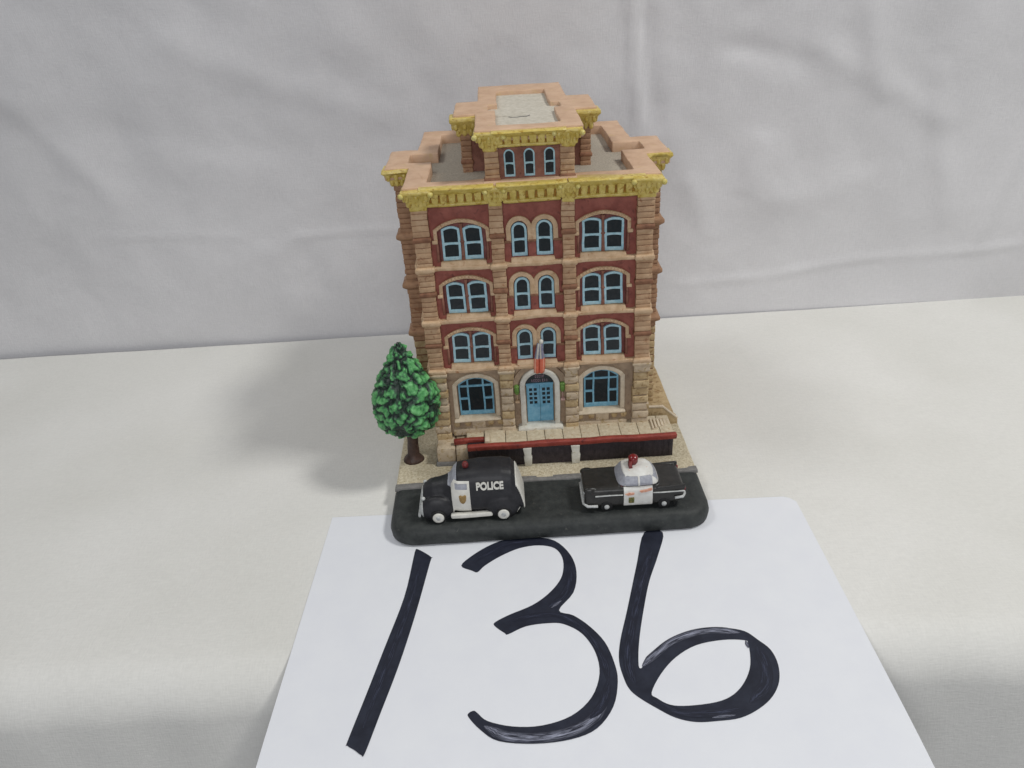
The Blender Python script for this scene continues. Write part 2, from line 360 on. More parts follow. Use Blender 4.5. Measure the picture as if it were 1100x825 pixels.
def smooth_loop(pts, k=4):
    out = []; n = len(pts)
    for i in range(n):
        p0, p1, p2, p3 = [Vector(pts[(i+d) % n]) for d in (-1, 0, 1, 2)]
        # keep sharp corners sharp
        for s in range(k):
            t = s/k
            out.append(.5*((2*p1)+(-p0+p2)*t+(2*p0-5*p1+4*p2-p3)*t*t+(-p0+3*p1-3*p2+p3)*t**3))
    return out
def digit(outer, holes, label, streaks):
    bm = NB(); Z = PZ+.003
    loops = [[unproj(x, y, Z) for x, y in smooth_loop(outer)]]+[[unproj(x, y, Z) for x, y in smooth_loop(h)] for h in holes]
    flat = [p for lp in loops for p in lp]
    V = [bm.verts.new(p) for p in flat]
    for t in tessellate_polygon(loops):
        try: bm.faces.new([V[i] for i in t])
        except ValueError: pass
    uv = bm.loops.layers.uv.new('UVMap')
    for f in bm.faces:
        if f.normal.z < 0: f.normal_flip()
    for si, (cl, w, st) in enumerate(streaks):
        Z = PZ+.003+.0015*si; c = smooth_open(cl); L = 0; prev = None; rows = []
        for i, (x, y) in enumerate(c):
            p = unproj(x, y, Z+.003); q = unproj(*c[min(i+1, len(c)-1)], Z+.003); r = unproj(*c[max(i-1, 0)], Z+.003)
            d = (q-r).normalized(); nrm = Vector((-d.y, d.x, 0))
            if prev is not None: L += (p-prev).length
            prev = p
            taper = min(1, i/3, (len(c)-1-i)/3)*.85+.15
            rows.append((bm.verts.new(p-nrm*w*taper), bm.verts.new(p+nrm*w*taper), L))
        for a, b in zip(rows, rows[1:]):
            f = bm.faces.new((a[0], b[0], b[1], a[1])); f.material_index = st
            for lp, (u, v) in zip(f.loops, ((a[2], 0), (b[2], 0), (b[2], 1), (a[2], 1))): lp[uv].uv = (u, v)
    me = bpy.data.meshes.new('digit'); bmesh.ops.recalc_face_normals(bm, faces=[])
    bm.to_mesh(me); bm.free()
    for m in (ink, streak_lo, streak_hi): me.materials.append(m)
    o = bpy.data.objects.new('digit', me); C.objects.link(o); adopt(o, sheet); o['label'] = label
def smooth_open(pts, k=5):
    out = []; n = len(pts)
    for i in range(n-1):
        p0, p1, p2, p3 = Vector(pts[max(i-1, 0)]), Vector(pts[i]), Vector(pts[i+1]), Vector(pts[min(i+2, n-1)])
        for s in range(k):
            t = s/k; out.append(tuple(.5*((2*p1)+(-p0+p2)*t+(2*p0-5*p1+4*p2-p3)*t*t+(-p0+3*p1-3*p2+p3)*t**3)))
    return out+[tuple(pts[-1])]
def streak_mat(name, lo, col):
    m = bpy.data.materials.new(name); m.use_nodes = True; n = m.node_tree.nodes; l = m.node_tree.links
    b = n['Principled BSDF']; b.inputs['Roughness'].default_value = .55; b.inputs['Specular IOR Level'].default_value = .3
    tc = n.new('ShaderNodeUVMap'); mp = n.new('ShaderNodeMapping'); mp.inputs['Scale'].default_value = (.9, 5, 1)
    t = n.new('ShaderNodeTexNoise'); t.inputs['Scale'].default_value = 1.6; t.inputs['Detail'].default_value = 5; t.inputs['Roughness'].default_value = .7
    l.new(tc.outputs[0], mp.inputs[0]); l.new(mp.outputs[0], t.inputs['Vector'])
    sx = n.new('ShaderNodeSeparateXYZ'); l.new(tc.outputs[0], sx.inputs[0])
    # fade at both edges of the ribbon
    a = n.new('ShaderNodeMath'); a.operation = 'SUBTRACT'; a.inputs[1].default_value = .5; l.new(sx.outputs[1], a.inputs[0])
    a2 = n.new('ShaderNodeMath'); a2.operation = 'ABSOLUTE'; l.new(a.outputs[0], a2.inputs[0])
    a3 = n.new('ShaderNodeMapRange'); a3.inputs['From Min'].default_value = .5; a3.inputs['From Max'].default_value = .1; l.new(a2.outputs[0], a3.inputs['Value'])
    r = n.new('ShaderNodeMapRange'); r.inputs['From Min'].default_value = lo; r.inputs['From Max'].default_value = lo+.25; l.new(t.outputs['Fac'], r.inputs['Value'])
    mu = n.new('ShaderNodeMath'); mu.operation = 'MULTIPLY'; l.new(a3.outputs[0], mu.inputs[0]); l.new(r.outputs[0], mu.inputs[1])
    mx = n.new('ShaderNodeMix'); mx.data_type = 'RGBA'; mx.inputs[6].default_value = srgb(30, 33, 46); mx.inputs[7].default_value = col
    l.new(mu.outputs[0], mx.inputs[0]); l.new(mx.outputs[2], b.inputs['Base Color'])
    return m
streak_lo = streak_mat('marker_streak', .50, srgb(84, 90, 116)); streak_hi = streak_mat('marker_dry_streak', .42, srgb(176, 180, 200))
digit([(446, 592), (449, 590), (463.5, 598.6), (462, 604), (446, 661), (428, 716), (408, 768), (392, 809), (388, 811), (381, 806), (373, 801), (373, 797), (393, 747), (413, 696), (434, 642), (444, 600)],
      [], 'slanting single stroke figure one in black marker', [([(452, 603), (438, 655), (418, 708), (390, 782)], .13, 1)])
digit([(495.5, 607.5), (509, 595.6), (528.5, 584.6), (548, 578.5), (572, 577), (595.6, 580.7), (612.5, 595.6), (619.3, 614.3), (616, 636.4), (600.5, 655.5), (616, 661), (633.6, 672.9), (650, 690),
       (660, 712), (663.7, 731.6), (659, 758.9), (641.4, 782.4), (614, 794), (575, 798.8), (535.8, 796), (516.3, 784.3), (503.4, 770.6), (503.5, 766), (509, 763.5), (513, 766), (524, 774.6),
       (551.5, 780.4), (582.7, 779.2), (614, 768.7), (635.5, 749), (644, 723.7), (639.4, 700.3), (625.7, 681), (606, 670.5), (588.8, 669.4), (565, 672.8), (546, 681.3), (542, 680), (531, 672),
       (533, 667.6), (548, 660), (571.8, 650), (588.8, 638), (600.7, 624.5), (605, 612.6), (604, 599), (595.6, 588.8), (578.6, 585.8), (558.2, 588.8), (537.9, 597.3), (521, 607.5), (513, 614.6), (507, 613)],
      [], 'round-backed figure three with dry streaks along its tail', [
       ([(505, 606), (525, 594), (550, 583.5), (580, 581)], .12, 1), ([(611, 608), (612, 625), (604, 641), (590, 652)], .16, 1), ([(603, 645), (592, 653)], .10, 2),
       ([(545, 668), (575, 661), (605, 662), (630, 680), (648, 708), (654, 735)], .13, 1), ([(651, 748), (640, 770), (618, 784), (585, 792), (545, 791), (520, 780)], .20, 2),
       ([(654, 728), (648, 755), (634, 772)], .16, 1)])
digit([(692, 572), (683.9, 606.4), (673.6, 655.5), (666.3, 688), (665, 710), (670, 728), (676, 740), (686, 749), (706, 761), (726, 771), (748, 775.6), (772, 774.4), (796, 771), (816, 761),
       (830, 748), (837, 732), (836, 714), (828, 698), (814, 687), (800, 678), (780, 674.4), (760, 674.4), (740, 679), (720, 688), (704, 700), (688.5, 718), (685.8, 706), (687.6, 680), (693, 646), (698, 622.7), (707, 596), (712, 572)],
      [[(700, 744), (710, 724), (726, 706), (748, 693), (776, 687.4), (799, 687.6), (804, 692), (806, 714), (800, 732), (788, 746), (770, 754), (740, 758), (720, 757), (706, 750)]],
      'open-stemmed figure six with a wide flat loop', [
       ([(701, 585), (692, 615), (682, 655), (676, 690), (675, 715), (683, 735)], .17, 1), ([(690, 716), (705, 702), (722, 689), (745, 680), (770, 677), (795, 679.5)], .16, 2),
       ([(812, 694), (822, 715), (822, 735), (806, 755)], .22, 1), ([(700, 752), (730, 765), (765, 766), (800, 760)], .15, 1), ([(765, 771), (790, 768)], .10, 2), ([(801, 688), (804, 696)], .08, 2)])

# ------------------------------------------------------------------ the model building: one cast piece on its base
fig = empty('building_figurine', (0, 8, PZ))
fig['label'] = 'painted resin model of a four-storey red brick police station with patrol cars'
fig['category'] = 'model building'
BZ = .03; RZ = .88; SZ = .98
def rrect(x0, x1, y0, y1, r, rb, n=8):
    pts = []
    for cx, cy, a0, rr in ((x1-r, y0+r, -90, r), (x1-rb, y1-rb, 0, rb), (x0+rb, y1-rb, 90, rb), (x0+r, y0+r, 180, r)):
        for i in range(n+1):
            a = math.radians(a0+90*i/n); pts.append((cx+rr*math.cos(a), cy+rr*math.sin(a)))
    return pts
def slab(bm, levels, mi=0):          # levels: (outline points, z)
    rings = [[bm.verts.new((x, y, z)) for x, y in pts] for pts, z in levels]
    n = len(rings[0])
    for a, b in zip(rings, rings[1:]):
        for i in range(n): bm.faces.new((a[i], a[(i+1) % n], b[(i+1) % n], b[i])).material_index = mi
    bm.faces.new(rings[0][::-1]).material_index = mi; bm.faces.new(rings[-1]).material_index = mi
bm = NB()
L = lambda d, fr=0: rrect(-7.0+d, 7.0-d, 0.02+d+fr, 17.0-d, 1.15, .5)
slab(bm, [(L(.10), BZ), (L(.02), BZ+.08), (L(0), .40), (L(.04), .62), (L(.13), .77), (L(.27), .855), (L(.45), RZ)])
# front strip of the plate is painted as road, the rest as pavement
bmesh.ops.bisect_plane(bm, geom=bm.verts[:]+bm.edges[:]+bm.faces[:], plane_co=(0, 3.12, 0), plane_no=(0, 1, 0))
for f in bm.faces: f.material_index = 0 if f.calc_center_median().y < 3.12 else 1
link('base_plate', bm, [asphalt, side_walk], fig, smooth=True, amp=.02, maxlen=1.2)
bm = NB(); slab(bm, [(rrect(-6.93, 6.93, 3.13, 16.9, .12, .4), .84), (rrect(-6.9, 6.9, 3.15, 16.9, .12, .4), SZ-.04), (rrect(-6.84, 6.84, 3.22, 16.8, .12, .4), SZ)])
link('pavement', bm, side_walk, fig, bevel=0, smooth=False, amp=.012)
bm = NB(); frustum(bm, [(-6.95, 6.95, 3.0, 3.36, .80), (-6.93, 6.93, 3.03, 3.36, SZ-.02), (-6.9, 6.9, 3.1, 3.34, SZ+.012)])
link('kerb', bm, kerb_m, fig, bevel=.03, amp=.03)
# terrace in front of the facade, with dark basement front and red rail
bm = NB(); box(bm, -3.55, 6.06, 4.28, 5.9, SZ-.05, 2.0); link('basement_front', bm, dark_w, fig, bevel=.03)
bm = NB()
for k in range(38):
    x = -3.4+k*.25
    if x < 5.95: box(bm, x, x+.13, 4.262, 4.29, SZ+.02, 1.96)
link('basement_bars', bm, dark_w, fig, bevel=.015)
for x0, x1 in ((-.95, -.56), (1.27, 1.68)):
    bm = NB(); frustum(bm, [(x0+.03, x1-.03, 4.10, 4.3, SZ), (x0, x1, 4.08, 4.3, 1.5), (x0+.04, x1-.04, 4.1, 4.3, 1.55), (x0-.02, x1, 4.07, 4.3, 2.0)])
    link('rail_post', bm, white_st, fig, bevel=.03)
bm = NB(); x = -2.75
while x < 6.05:
    w = random.choice((.85, 1.0, 1.15)); x1 = min(x+w, 6.1)
    box(bm, x+.012, x1-.012, 4.33, 5.95, 1.98, 2.2+random.uniform(-.01, .012)); x = x1
box(bm, -3.6, -2.77, 5.02, 5.95, 1.98, 2.12)
link('terrace', bm, flags, fig, bevel=.02, amp=.012)
bm = NB(); x = -3.52; box(bm, -3.52, 6.18, 4.10, 4.36, 1.99, 2.27); link('rail', bm, red_rail, fig, bevel=.06, amp=.04, fine=.015)
bm = NB(); box(bm, -4.2, -2.72, 4.84, 5.06, 1.93, 2.2); link('rail', bm, red_rail, fig, bevel=.05, amp=.03)
bm = NB(); box(bm, -2.72, -2.5, 4.4, 5.1, 2.18, 2.36); link('rail_end_stone', bm, surround, fig, bevel=.03)
bm = NB(); box(bm, -5.04, -4.16, 4.66, 5.9, .9, 1.92); box(bm, -4.13, -3.5, 4.60, 5.9, .9, 1.9); link('corner_plinth', bm, [stone], fig, bevel=.07, amp=.04)
bm = NB(); frustum(bm, [(-5.12, -3.45, 4.50, 5.9, SZ-.05), (-5.1, -3.48, 4.58, 5.9, 1.16)]); link('plinth_foot', bm, kerb_m, fig, bevel=.05, amp=.03)
# sloping wall beside the right flank, and its coping
bm = NB(); prism(bm, [(5.0, .9), (6.88, .9), (6.88, 1.25), (6.1, 1.96), (5.0, 2.0)], [], 7.0, 7.5); link('ramp_wall', bm, stone_b, fig, bevel=.03)
bm = NB(); prism(bm, [(4.98, 2.0), (6.08, 1.98), (6.86, 1.26), (6.90, 1.32), (6.11, 2.07), (4.98, 2.08)], [], 6.98, 7.12); link('ramp_coping', bm, surround, fig, bevel=.03)
bm = NB()
for k in range(6): box(bm, 5.15+.16*k, 5.24+.16*k, 4.7+.1*k, 5.6, 2.18, 2.30-.02*k)
link('side_steps', bm, surround, fig, bevel=.02)
bm = NB(); prism(bm, [(4.9, 7.5), (6.86, 7.5), (6.86, 12.6), (6.4, 16.0), (4.9, 16)], [], .9, 1.12, 'z')
link('side_paving', bm, stone_b, fig, bevel=.03)

# body of the building (plus shaped plan), and the recessed wall behind the window openings
PLAN = [(-4.9, 5.95), (4.9, 5.95), (4.9, 9.25), (5.86, 9.25), (5.86, 12.1), (4.9, 12.1), (4.8, 16.1), (-4.8, 16.1), (-4.9, 12.1), (-5.86, 12.1), (-5.86, 9.25), (-4.9, 9.25)]
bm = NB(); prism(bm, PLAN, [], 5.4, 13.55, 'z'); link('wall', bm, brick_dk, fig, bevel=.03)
bm = NB(); prism(bm, PLAN, [], .95, 5.42, 'z'); link('ground_floor_wall', bm, stone_w, fig, bevel=.03)

FL = [(5.50, 7.98), (7.98, 10.45), (10.45, 13.18)]         # sill levels of the three upper floors
WY = 5.74                                                   # face of the thin outer wall
PX = [(-5.02, -4.34), (-1.82, -1.25), (1.19, 1.74), (4.34, 5.04)]
def win_levels(z): return (z+.32, z+.32+1.50)               # window foot and crown
# outer brick skin with real openings
bm = NB()
holes_side = []
for (xa, xb, cx) in ((-4.36, -1.8, -3.02), (1.72, 4.36, 2.94)):
    hs = []
    for z0, z1 in FL:
        a, b = win_levels(z0); hs.append(arch(cx-1.0, cx+1.0, a-.06, b+.16, .34))
    prism(bm, rect(xa, xb, 5.5, 13.3), hs, WY, 5.96)
hs = []
for z0, z1 in FL:
    a, b = win_levels(z0)
    for cx in (-.60, .47): hs.append(arch(cx-.37, cx+.37, a-.04, b+.1, .36, 12))
prism(bm, rect(-1.27, 1.21, 5.5, 13.3), hs, WY, 5.96)
link('brick_front', bm, brick, fig, bevel=.025, maxlen=.8)

def sash(cx, cz, w, h, rise, depth=.1, mat=blue_f, t=.085, name='window'):
    """window frame with two lights; frame is the part, the dark pane its sub-part. local origin = window foot"""
    bm = NB(); o_ = arch(-w/2, w/2, 0, h, rise, 12)
    mid = h*.50; up = arch(-w/2+t, w/2-t, mid+t*.45, h-t, max(.03, rise-t*.5), 12)
    lo = arch(-w/2+t, w/2-t, t*1.5, mid-t*.45, .03, 4)
    prism(bm, o_, [up, lo], -depth, .03)
    return bm
def place_window(cx, y, z, w, h, rise, label=None, t=.098):
    r = random.uniform
    bm = sash(0, 0, w+r(-.03, .03), h+r(-.03, .03), rise, t=t)
    bmesh.ops.rotate(bm, verts=bm.verts, cent=(0, 0, 0), matrix=Matrix.Rotation(r(-.018, .018), 3, 'Y'))
    bmesh.ops.translate(bm, verts=bm.verts, vec=(cx, y, z))
    f = link('window', bm, blue_f, fig, loc=(cx, y, z), bevel=.018, amp=.03, fine=.012, maxlen=.3)
    bm = NB(); prism(bm, arch(cx-w/2+.04, cx+w/2-.04, z+.04, z+h-.04, rise*.9, 10), [], y-.045, y+.03)
    link('pane', bm, pane_m, f, loc=(cx, y, z), smooth=False)
for z0, z1 in FL:
    a, b = win_levels(z0)
    for s, cx in ((-1, -3.02), (1, 2.94)):
        for dx in (-.47, .47):
            place_window(cx+dx, 5.93, a-.03, .80, 1.47, .12)
        bm = NB(); frustum(bm, [(cx-.075, cx+.075, 5.78, 5.97, a-.05), (cx-.06, cx+.06, 5.82, 5.97, a+.7), (cx-.1, cx+.1, 5.76, 5.97, a+.75), (cx-.06, cx+.06, 5.8, 5.97, a+.82), (cx-.055, cx+.055, 5.8, 5.97, a+1.4), (cx-.09, cx+.09, 5.74, 5.97, a+1.56)])
        link('mullion', bm, brick_br, fig, bevel=.02)
        # arched hood with voussoirs, small impost blocks and jamb strips
        bm = NB(); prism(bm, arch_band(cx-1.02, cx+1.02, a+.88, b+.14, .34, .15), [], WY-.09, WY+.05)
        link('window_arch', bm, trim, fig, bevel=.03, amp=.03)
        bm = NB()
        outl = arch(cx-1.1, cx+1.1, a+.9, b+.22, .36, 15)[2:]
        for (px, pz) in outl[1:-1:1]:
            box(bm, px-.058, px+.058, WY-.125, WY, pz-.055, pz+.055)
        link('arch_stones', bm, trim, fig, bevel=.025)
        for q in (-1, 1):
            bm = NB(); box(bm, cx+q*1.14-.12, cx+q*1.14+.12, WY-.14, WY+.05, a+.78, a+.93); link('impost', bm, trim, fig, bevel=.03)
            bm = NB(); tube(bm, [(cx+q*1.06, WY-.05, a-.02), (cx+q*1.06, WY-.05, a+.78)], .055, 8); link('jamb_shaft', bm, brick_br, fig, smooth=True)
    for cx in (-.60, .47):
        place_window(cx, 5.91, a-.03, .66, 1.50, .31)
    bm = NB()
    for cx in (-.60, .47):
        prism(bm, arch_band(cx-.36, cx+.36, a+.66, b+.08, .36, .20, 14), [], WY-.10, WY+.05)
    link('window_arch', bm, trim, fig, bevel=.03, amp=.03)
    bm = NB(); box(bm, -.20, .07, WY-.08, WY+.03, a+.64, a+1.25); link('arch_pier', bm, trim, fig, bevel=.03)
    for x0, x1 in ((-1.26, -.97), (-.23, .10), (.84, 1.2)):
        bm = NB(); box(bm, x0, x1, WY-.12, WY+.03, a+.62, a+.74); link('impost', bm, band, fig, bevel=.025)

# pilasters: stacked courses with a brown capital at mid height of every floor
for pi, (x0, x1) in enumerate(PX):
    for z0, z1 in FL:
        bm = NB()
        zc = z0+1.22
        courses(bm, x0+.02, x1-.02, 5.53, 5.96, z0+.06, zc, .235)
        frustum(bm, [(x0-.0, x1+.0, 5.50, 5.96, zc), (x0-.05, x1+.05, 5.45, 5.96, zc+.07), (x0-.05, x1+.05, 5.45, 5.96, zc+.17), (x0, x1, 5.5, 5.96, zc+.24)], 3)
        courses(bm, x0, x1, 5.50, 5.96, zc+.24, z1, .235)
        link('pilaster', bm, [tan_a, tan_b, joint, band], fig, bevel=.018, amp=.03, fine=.012)
    bm = NB(); courses(bm, x0-.02, x1+.02, 5.44, 5.97, 2.0 if pi not in (0,) else 1.85, 5.32, .40, gap=.055, jit=.04, inset=.06)
    frustum(bm, [(x0-.02, x1+.02, 5.45, 5.97, 5.2), (x0-.1, x1+.1, 5.36, 5.97, 5.3), (x0-.1, x1+.1, 5.36, 5.97, 5.42)], 0)
    link('ground_pilaster', bm, [stone, stone_b, stone_w], fig, bevel=.045, amp=.03, fine=.015)
# return faces (flank corner piers) and the side bays with their own piers
for s in (-1, 1):
    def bx(bm, a, b, *r):
        box(bm, min(s*a, s*b), max(s*a, s*b), *r)
    for (xa, xb, ya, yb) in ((4.88, 5.0, 5.97, 7.0), (4.88, 4.98, 8.3, 9.2)):
        bm = NB(); courses(bm, min(s*xa, s*xb), max(s*xa, s*xb), ya, yb, 5.5, 13.2, .25, mats=(0,)); link('flank_pier', bm, [side_a, side_a, joint], fig, bevel=.02)
    for (ya, yb) in ((9.12, 10.0), (11.4, 12.25)):
        bm = NB(); a, b = sorted((s*5.15, s*6.02))
        courses(bm, a, b, ya, yb, 1.0, 5.45, .42, gap=.05, mats=(3,)); courses(bm, a, b, ya, yb, 5.45, 13.2, .25, mats=(0,), jit=.03)
        for zc in (5.85, 8.35, 10.78):
            frustum(bm, [(min(s*5.15, s*6.02), max(s*5.15, s*6.02), ya-.02, yb, zc-.16), (min(s*5.1, s*6.22), max(s*5.1, s*6.22), ya-.2, yb+.1, zc), (min(s*5.1, s*6.22), max(s*5.1, s*6.22), ya-.2, yb+.1, zc+.16), (min(s*5.15, s*6.1), max(s*5.15, s*6.1), ya-.04, yb, zc+.26)], 0)
        link('side_pier', bm, [side_a, band, joint, stone_b], fig, bevel=.03, amp=.03)
    for zc in (5.5, 7.98, 10.45):
        bm = NB(); a, b = sorted((s*4.9, s*5.15)); box(bm, a, b, 5.9, 9.2, zc-.12, zc+.12); link('side_belt', bm, trim, fig, bevel=.03)
# string courses that double as window sills
for zc in (5.50, 7.98, 10.45):
    bm = NB(); box(bm, -4.95, 4.98, 5.54, 5.96, zc-.09, zc+.09)
    for x0, x1 in PX: frustum(bm, [(x0-.02, x1+.02, 5.46, 5.95, zc-.14), (x0-.07, x1+.07, 5.38, 5.95, zc-.06), (x0-.07, x1+.07, 5.38, 5.95, zc+.08), (x0-.02, x1+.02, 5.46, 5.95, zc+.13)])
    link('string_course', bm, trim, fig, bevel=.045, amp=.05, fine=.018, maxlen=.4)
    for xa, xb in ((-4.02, -2.02), (1.94, 3.94), (-1.02, .88)):
        bm = NB(); frustum(bm, [(xa, xb, 5.56, 5.95, zc+.08), (xa+.03, xb-.03, 5.68, 5.95, zc+.27)]); link('sill', bm, trim, fig, bevel=.03, amp=.03)

# ground floor: taupe skin with openings, pale surrounds, bright blue windows
bm = NB()
for xa, xb, cx in ((-4.36, -1.8, -3.0), (1.72, 4.36, 2.88)):
    prism(bm, rect(xa, xb, 2.0, 5.45), [arch(cx-.86, cx+.86, 2.92, 5.06, .42)], WY, 5.97)
prism(bm, rect(-1.27, 1.21, 2.1, 5.45), [arch(-.66, .63, 2.35, 5.12, .62, 14)], WY, 5.97)
link('stone_front', bm, stone_w, fig, bevel=.025, maxlen=.8)
def grid_window(cx):
    w, z0, z1, rise, t = 1.62, 2.98, 5.0, .36, .075
    bm = NB(); o_ = arch(cx-w/2, cx+w/2, z0, z1, rise, 14)
    xs = [cx-w/2+t, cx-.40, cx-.32, cx+.32, cx+.40, cx+w/2-t]
    zt = 4.52; hs = []
    hs.append(rect(xs[2], xs[3], z0+.2, zt-.05))
    for a, b in ((xs[0], xs[1]), (xs[4], xs[5])):
        hs.append(rect(a, b, z0+.2, 3.80)); hs.append(rect(a, b, 3.90, zt-.05))
    hs.append([(xs[2], zt+.04), (xs[3], zt+.04), (xs[3], z1-.12), (cx, z1-.07), (xs[2], z1-.12)])
    hs.append([(xs[0], zt+.04), (xs[1], zt+.04), (xs[1], z1-.15), (xs[0], zt+.10)])
    hs.append([(xs[4], zt+.04), (xs[5], zt+.04), (xs[5], zt+.10), (xs[4], z1-.15)])
    prism(bm, o_, hs, 5.84, 5.96)
    f = link('window', bm, blue_g, fig, bevel=.018, amp=.025, maxlen=.4)
    bm = NB(); prism(bm, arch(cx-w/2+.03, cx+w/2-.03, z0+.03, z1-.03, rise*.9), [], 5.90, 5.965); link('pane', bm, pane_m, f)
for cx, lb in ((-3.0, 'wide'), (2.88, 'wide')):
    grid_window(cx)
    bm = NB(); prism(bm, arch_band(cx-.88, cx+.88, 2.95, 5.08, .42, .20), [], WY-.13, WY+.05); link('window_surround', bm, surround, fig, bevel=.04, amp=.03)
    bm = NB(); frustum(bm, [(cx-1.08, cx+1.08, 5.52, 5.95, 2.74), (cx-1.12, cx+1.12, 5.46, 5.95, 2.8), (cx-1.12, cx+1.12, 5.50, 5.95, 2.86), (cx-1.0, cx+1.0, 5.75, 5.95, 2.97)]); link('sill', bm, surround, fig, bevel=.03, amp=.03)
    bm = NB(); box(bm, cx-1.2, cx+1.2, 5.55, 5.96, 2.0, 2.34); box(bm, cx-.3, cx+.35, 5.62, 5.96, 2.3, 2.72); link('wall_base', bm, stone, fig, bevel=.04, amp=.03)
    for xq in (-1.02, -.5, .6, 1.06):
        bm = NB(); frustum(bm, [(cx+xq-.1, cx+xq+.1, 5.66, 5.96, 2.42), (cx+xq-.13, cx+xq+.13, 5.6, 5.96, 2.55), (cx+xq-.15, cx+xq+.15, 5.55, 5.96, 2.7)]); link('sill_bracket', bm, stone_b, fig, bevel=.03)
# doorway
bm = NB(); prism(bm, arch_band(-.70, .67, 2.35, 5.16, .66, .23, 16), [], WY-.26, WY+.1); link('door_surround', bm, white_st, fig, bevel=.05, amp=.03)
bm = NB(); prism(bm, arch_band(-1.02, .98, 4.35, 5.38, .86, .26, 16), [], WY-.12, WY+.05); link('door_hood', bm, stone_w, fig, bevel=.04, amp=.03)
door = empty('door', (0, 5.9, 2.4), fig)
for s in (-1, 1):
    x0, x1 = (-.64, -.02) if s < 0 else (-.01, .61)
    hs = []
    for r in range(4):
        for c in range(2):
            hx = x0+.13+c*.215 + (.0 if s < 0 else -.02); hs.append(rect(hx, hx+.145, 3.33+r*.235, 3.33+r*.235+.165))
    bm = NB(); prism(bm, rect(x0, x1, 2.38, 4.40), hs, 5.82, 5.90)
    link('door_leaf', bm, blue_d, door, bevel=.012, amp=.012, fine=.005, maxlen=.5)
bm = NB(); box(bm, -.6, .58, 5.88, 5.93, 3.1, 4.4); link('pane', bm, pane_m, door)
bm = NB(); prism(bm, arch(-.64, .61, 4.40, 5.08, .56, 14), [], 5.86, 5.95); link('fanlight', bm, pane_m, door)
bm = NB(); box(bm, -.68, .65, 5.78, 5.88, 4.38, 4.46); link('transom', bm, blue_d, door, bevel=.015)
bm = NB()      # worn illegible lettering over the door
rnd = random.Random(3)
for zc, xa, xb in ((4.80, -.20, .26), (4.58, -.36, .42)):
    x = xa
    while x < xb:
        w = rnd.uniform(.05, .09); h = .14
        k = rnd.randrange(3)
        box(bm, x, x+.022, 5.845, 5.87, zc-h/2, zc+h/2)
        if k: box(bm, x, x+w*.8, 5.845, 5.87, zc+h/2-.022, zc+h/2)
        if k == 2: box(bm, x, x+w*.8, 5.845, 5.87, zc-h/2, zc-h/2+.022)
        x += w+.03
link('door_lettering', bm, mauve, door, amp=.01)
bm = NB(); frustum(bm, [(-1.12, 1.05, 5.28, 5.95, 2.18), (-1.1, 1.03, 5.30, 5.95, 2.33), (-.95, .9, 5.46, 5.95, 2.38)]); link('door_step', bm, white_st, fig, bevel=.03)
for s in (-1, 1):
    xc = -1.08 if s < 0 else 1.04
    lp = empty('wall_lamp', (xc, 5.6, 4.2), fig)
    bm = NB(); ball(bm, (xc, 5.58, 4.30), (.13, .13, .27), 2); ball(bm, (xc, 5.56, 4.5), (.15, .13, .1), 2); link('lamp_globe', bm, lamp_g, lp, smooth=True, amp=.02)
    bm = NB(); box(bm, xc-.1, xc+.1, 5.5, 5.74, 3.62, 3.72); tube(bm, [(xc, 5.66, 3.7), (xc, 5.6, 4.08)], .035, 6); link('lamp_bracket', bm, pinkish if s > 0 else trim, lp, bevel=.015)
# flag on its pole
fl = empty('flag', (.02, 5.6, 5.6), fig)
bm = NB(); tube(bm, [(.0, 5.62, 5.15), (.06, 5.1, 6.2), (.10, 4.86, 7.05)], .035, 8); link('flagpole', bm, chrome, fl, smooth=True)
bm = NB(); ball(bm, (.10, 4.83, 7.10), .10, 3); link('pole_ball', bm, white_st, fl, smooth=True)
bm = NB(); cols = 12; rows_ = 14
gr = []
for i in range(cols+1):
    u = i/cols; c_ = []
    for j in range(rows_+1):
        v = j/rows_
        half = .09+.15*min(1, v*1.7)-.03*max(0, v-.85)*6
        x = .06+(u-.5)*2*half - .06*v; z = 6.98-1.62*v
        y = 4.93+.30*v*.9+.04*math.cos(u*14)+.05*(u-.5)**2
        c_.append(bm.verts.new((x, y, z)))
    gr.append(c_)
for i in range(cols):
    for j in range(rows_):
        f = bm.faces.new((gr[i][j], gr[i+1][j], gr[i+1][j+1], gr[i][j+1]))
        f.material_index = 2 if j < 7 else (1 if i % 4 in (1,) else 0)
        if j < 7 and i % 5 == 2: f.material_index = 3
o = link('flag_cloth', bm, [flag_r, flag_w, flag_b, white_st], fl, smooth=True, wobble=False)
sm = o.modifiers.new('thickness', 'SOLIDIFY'); sm.thickness = .06

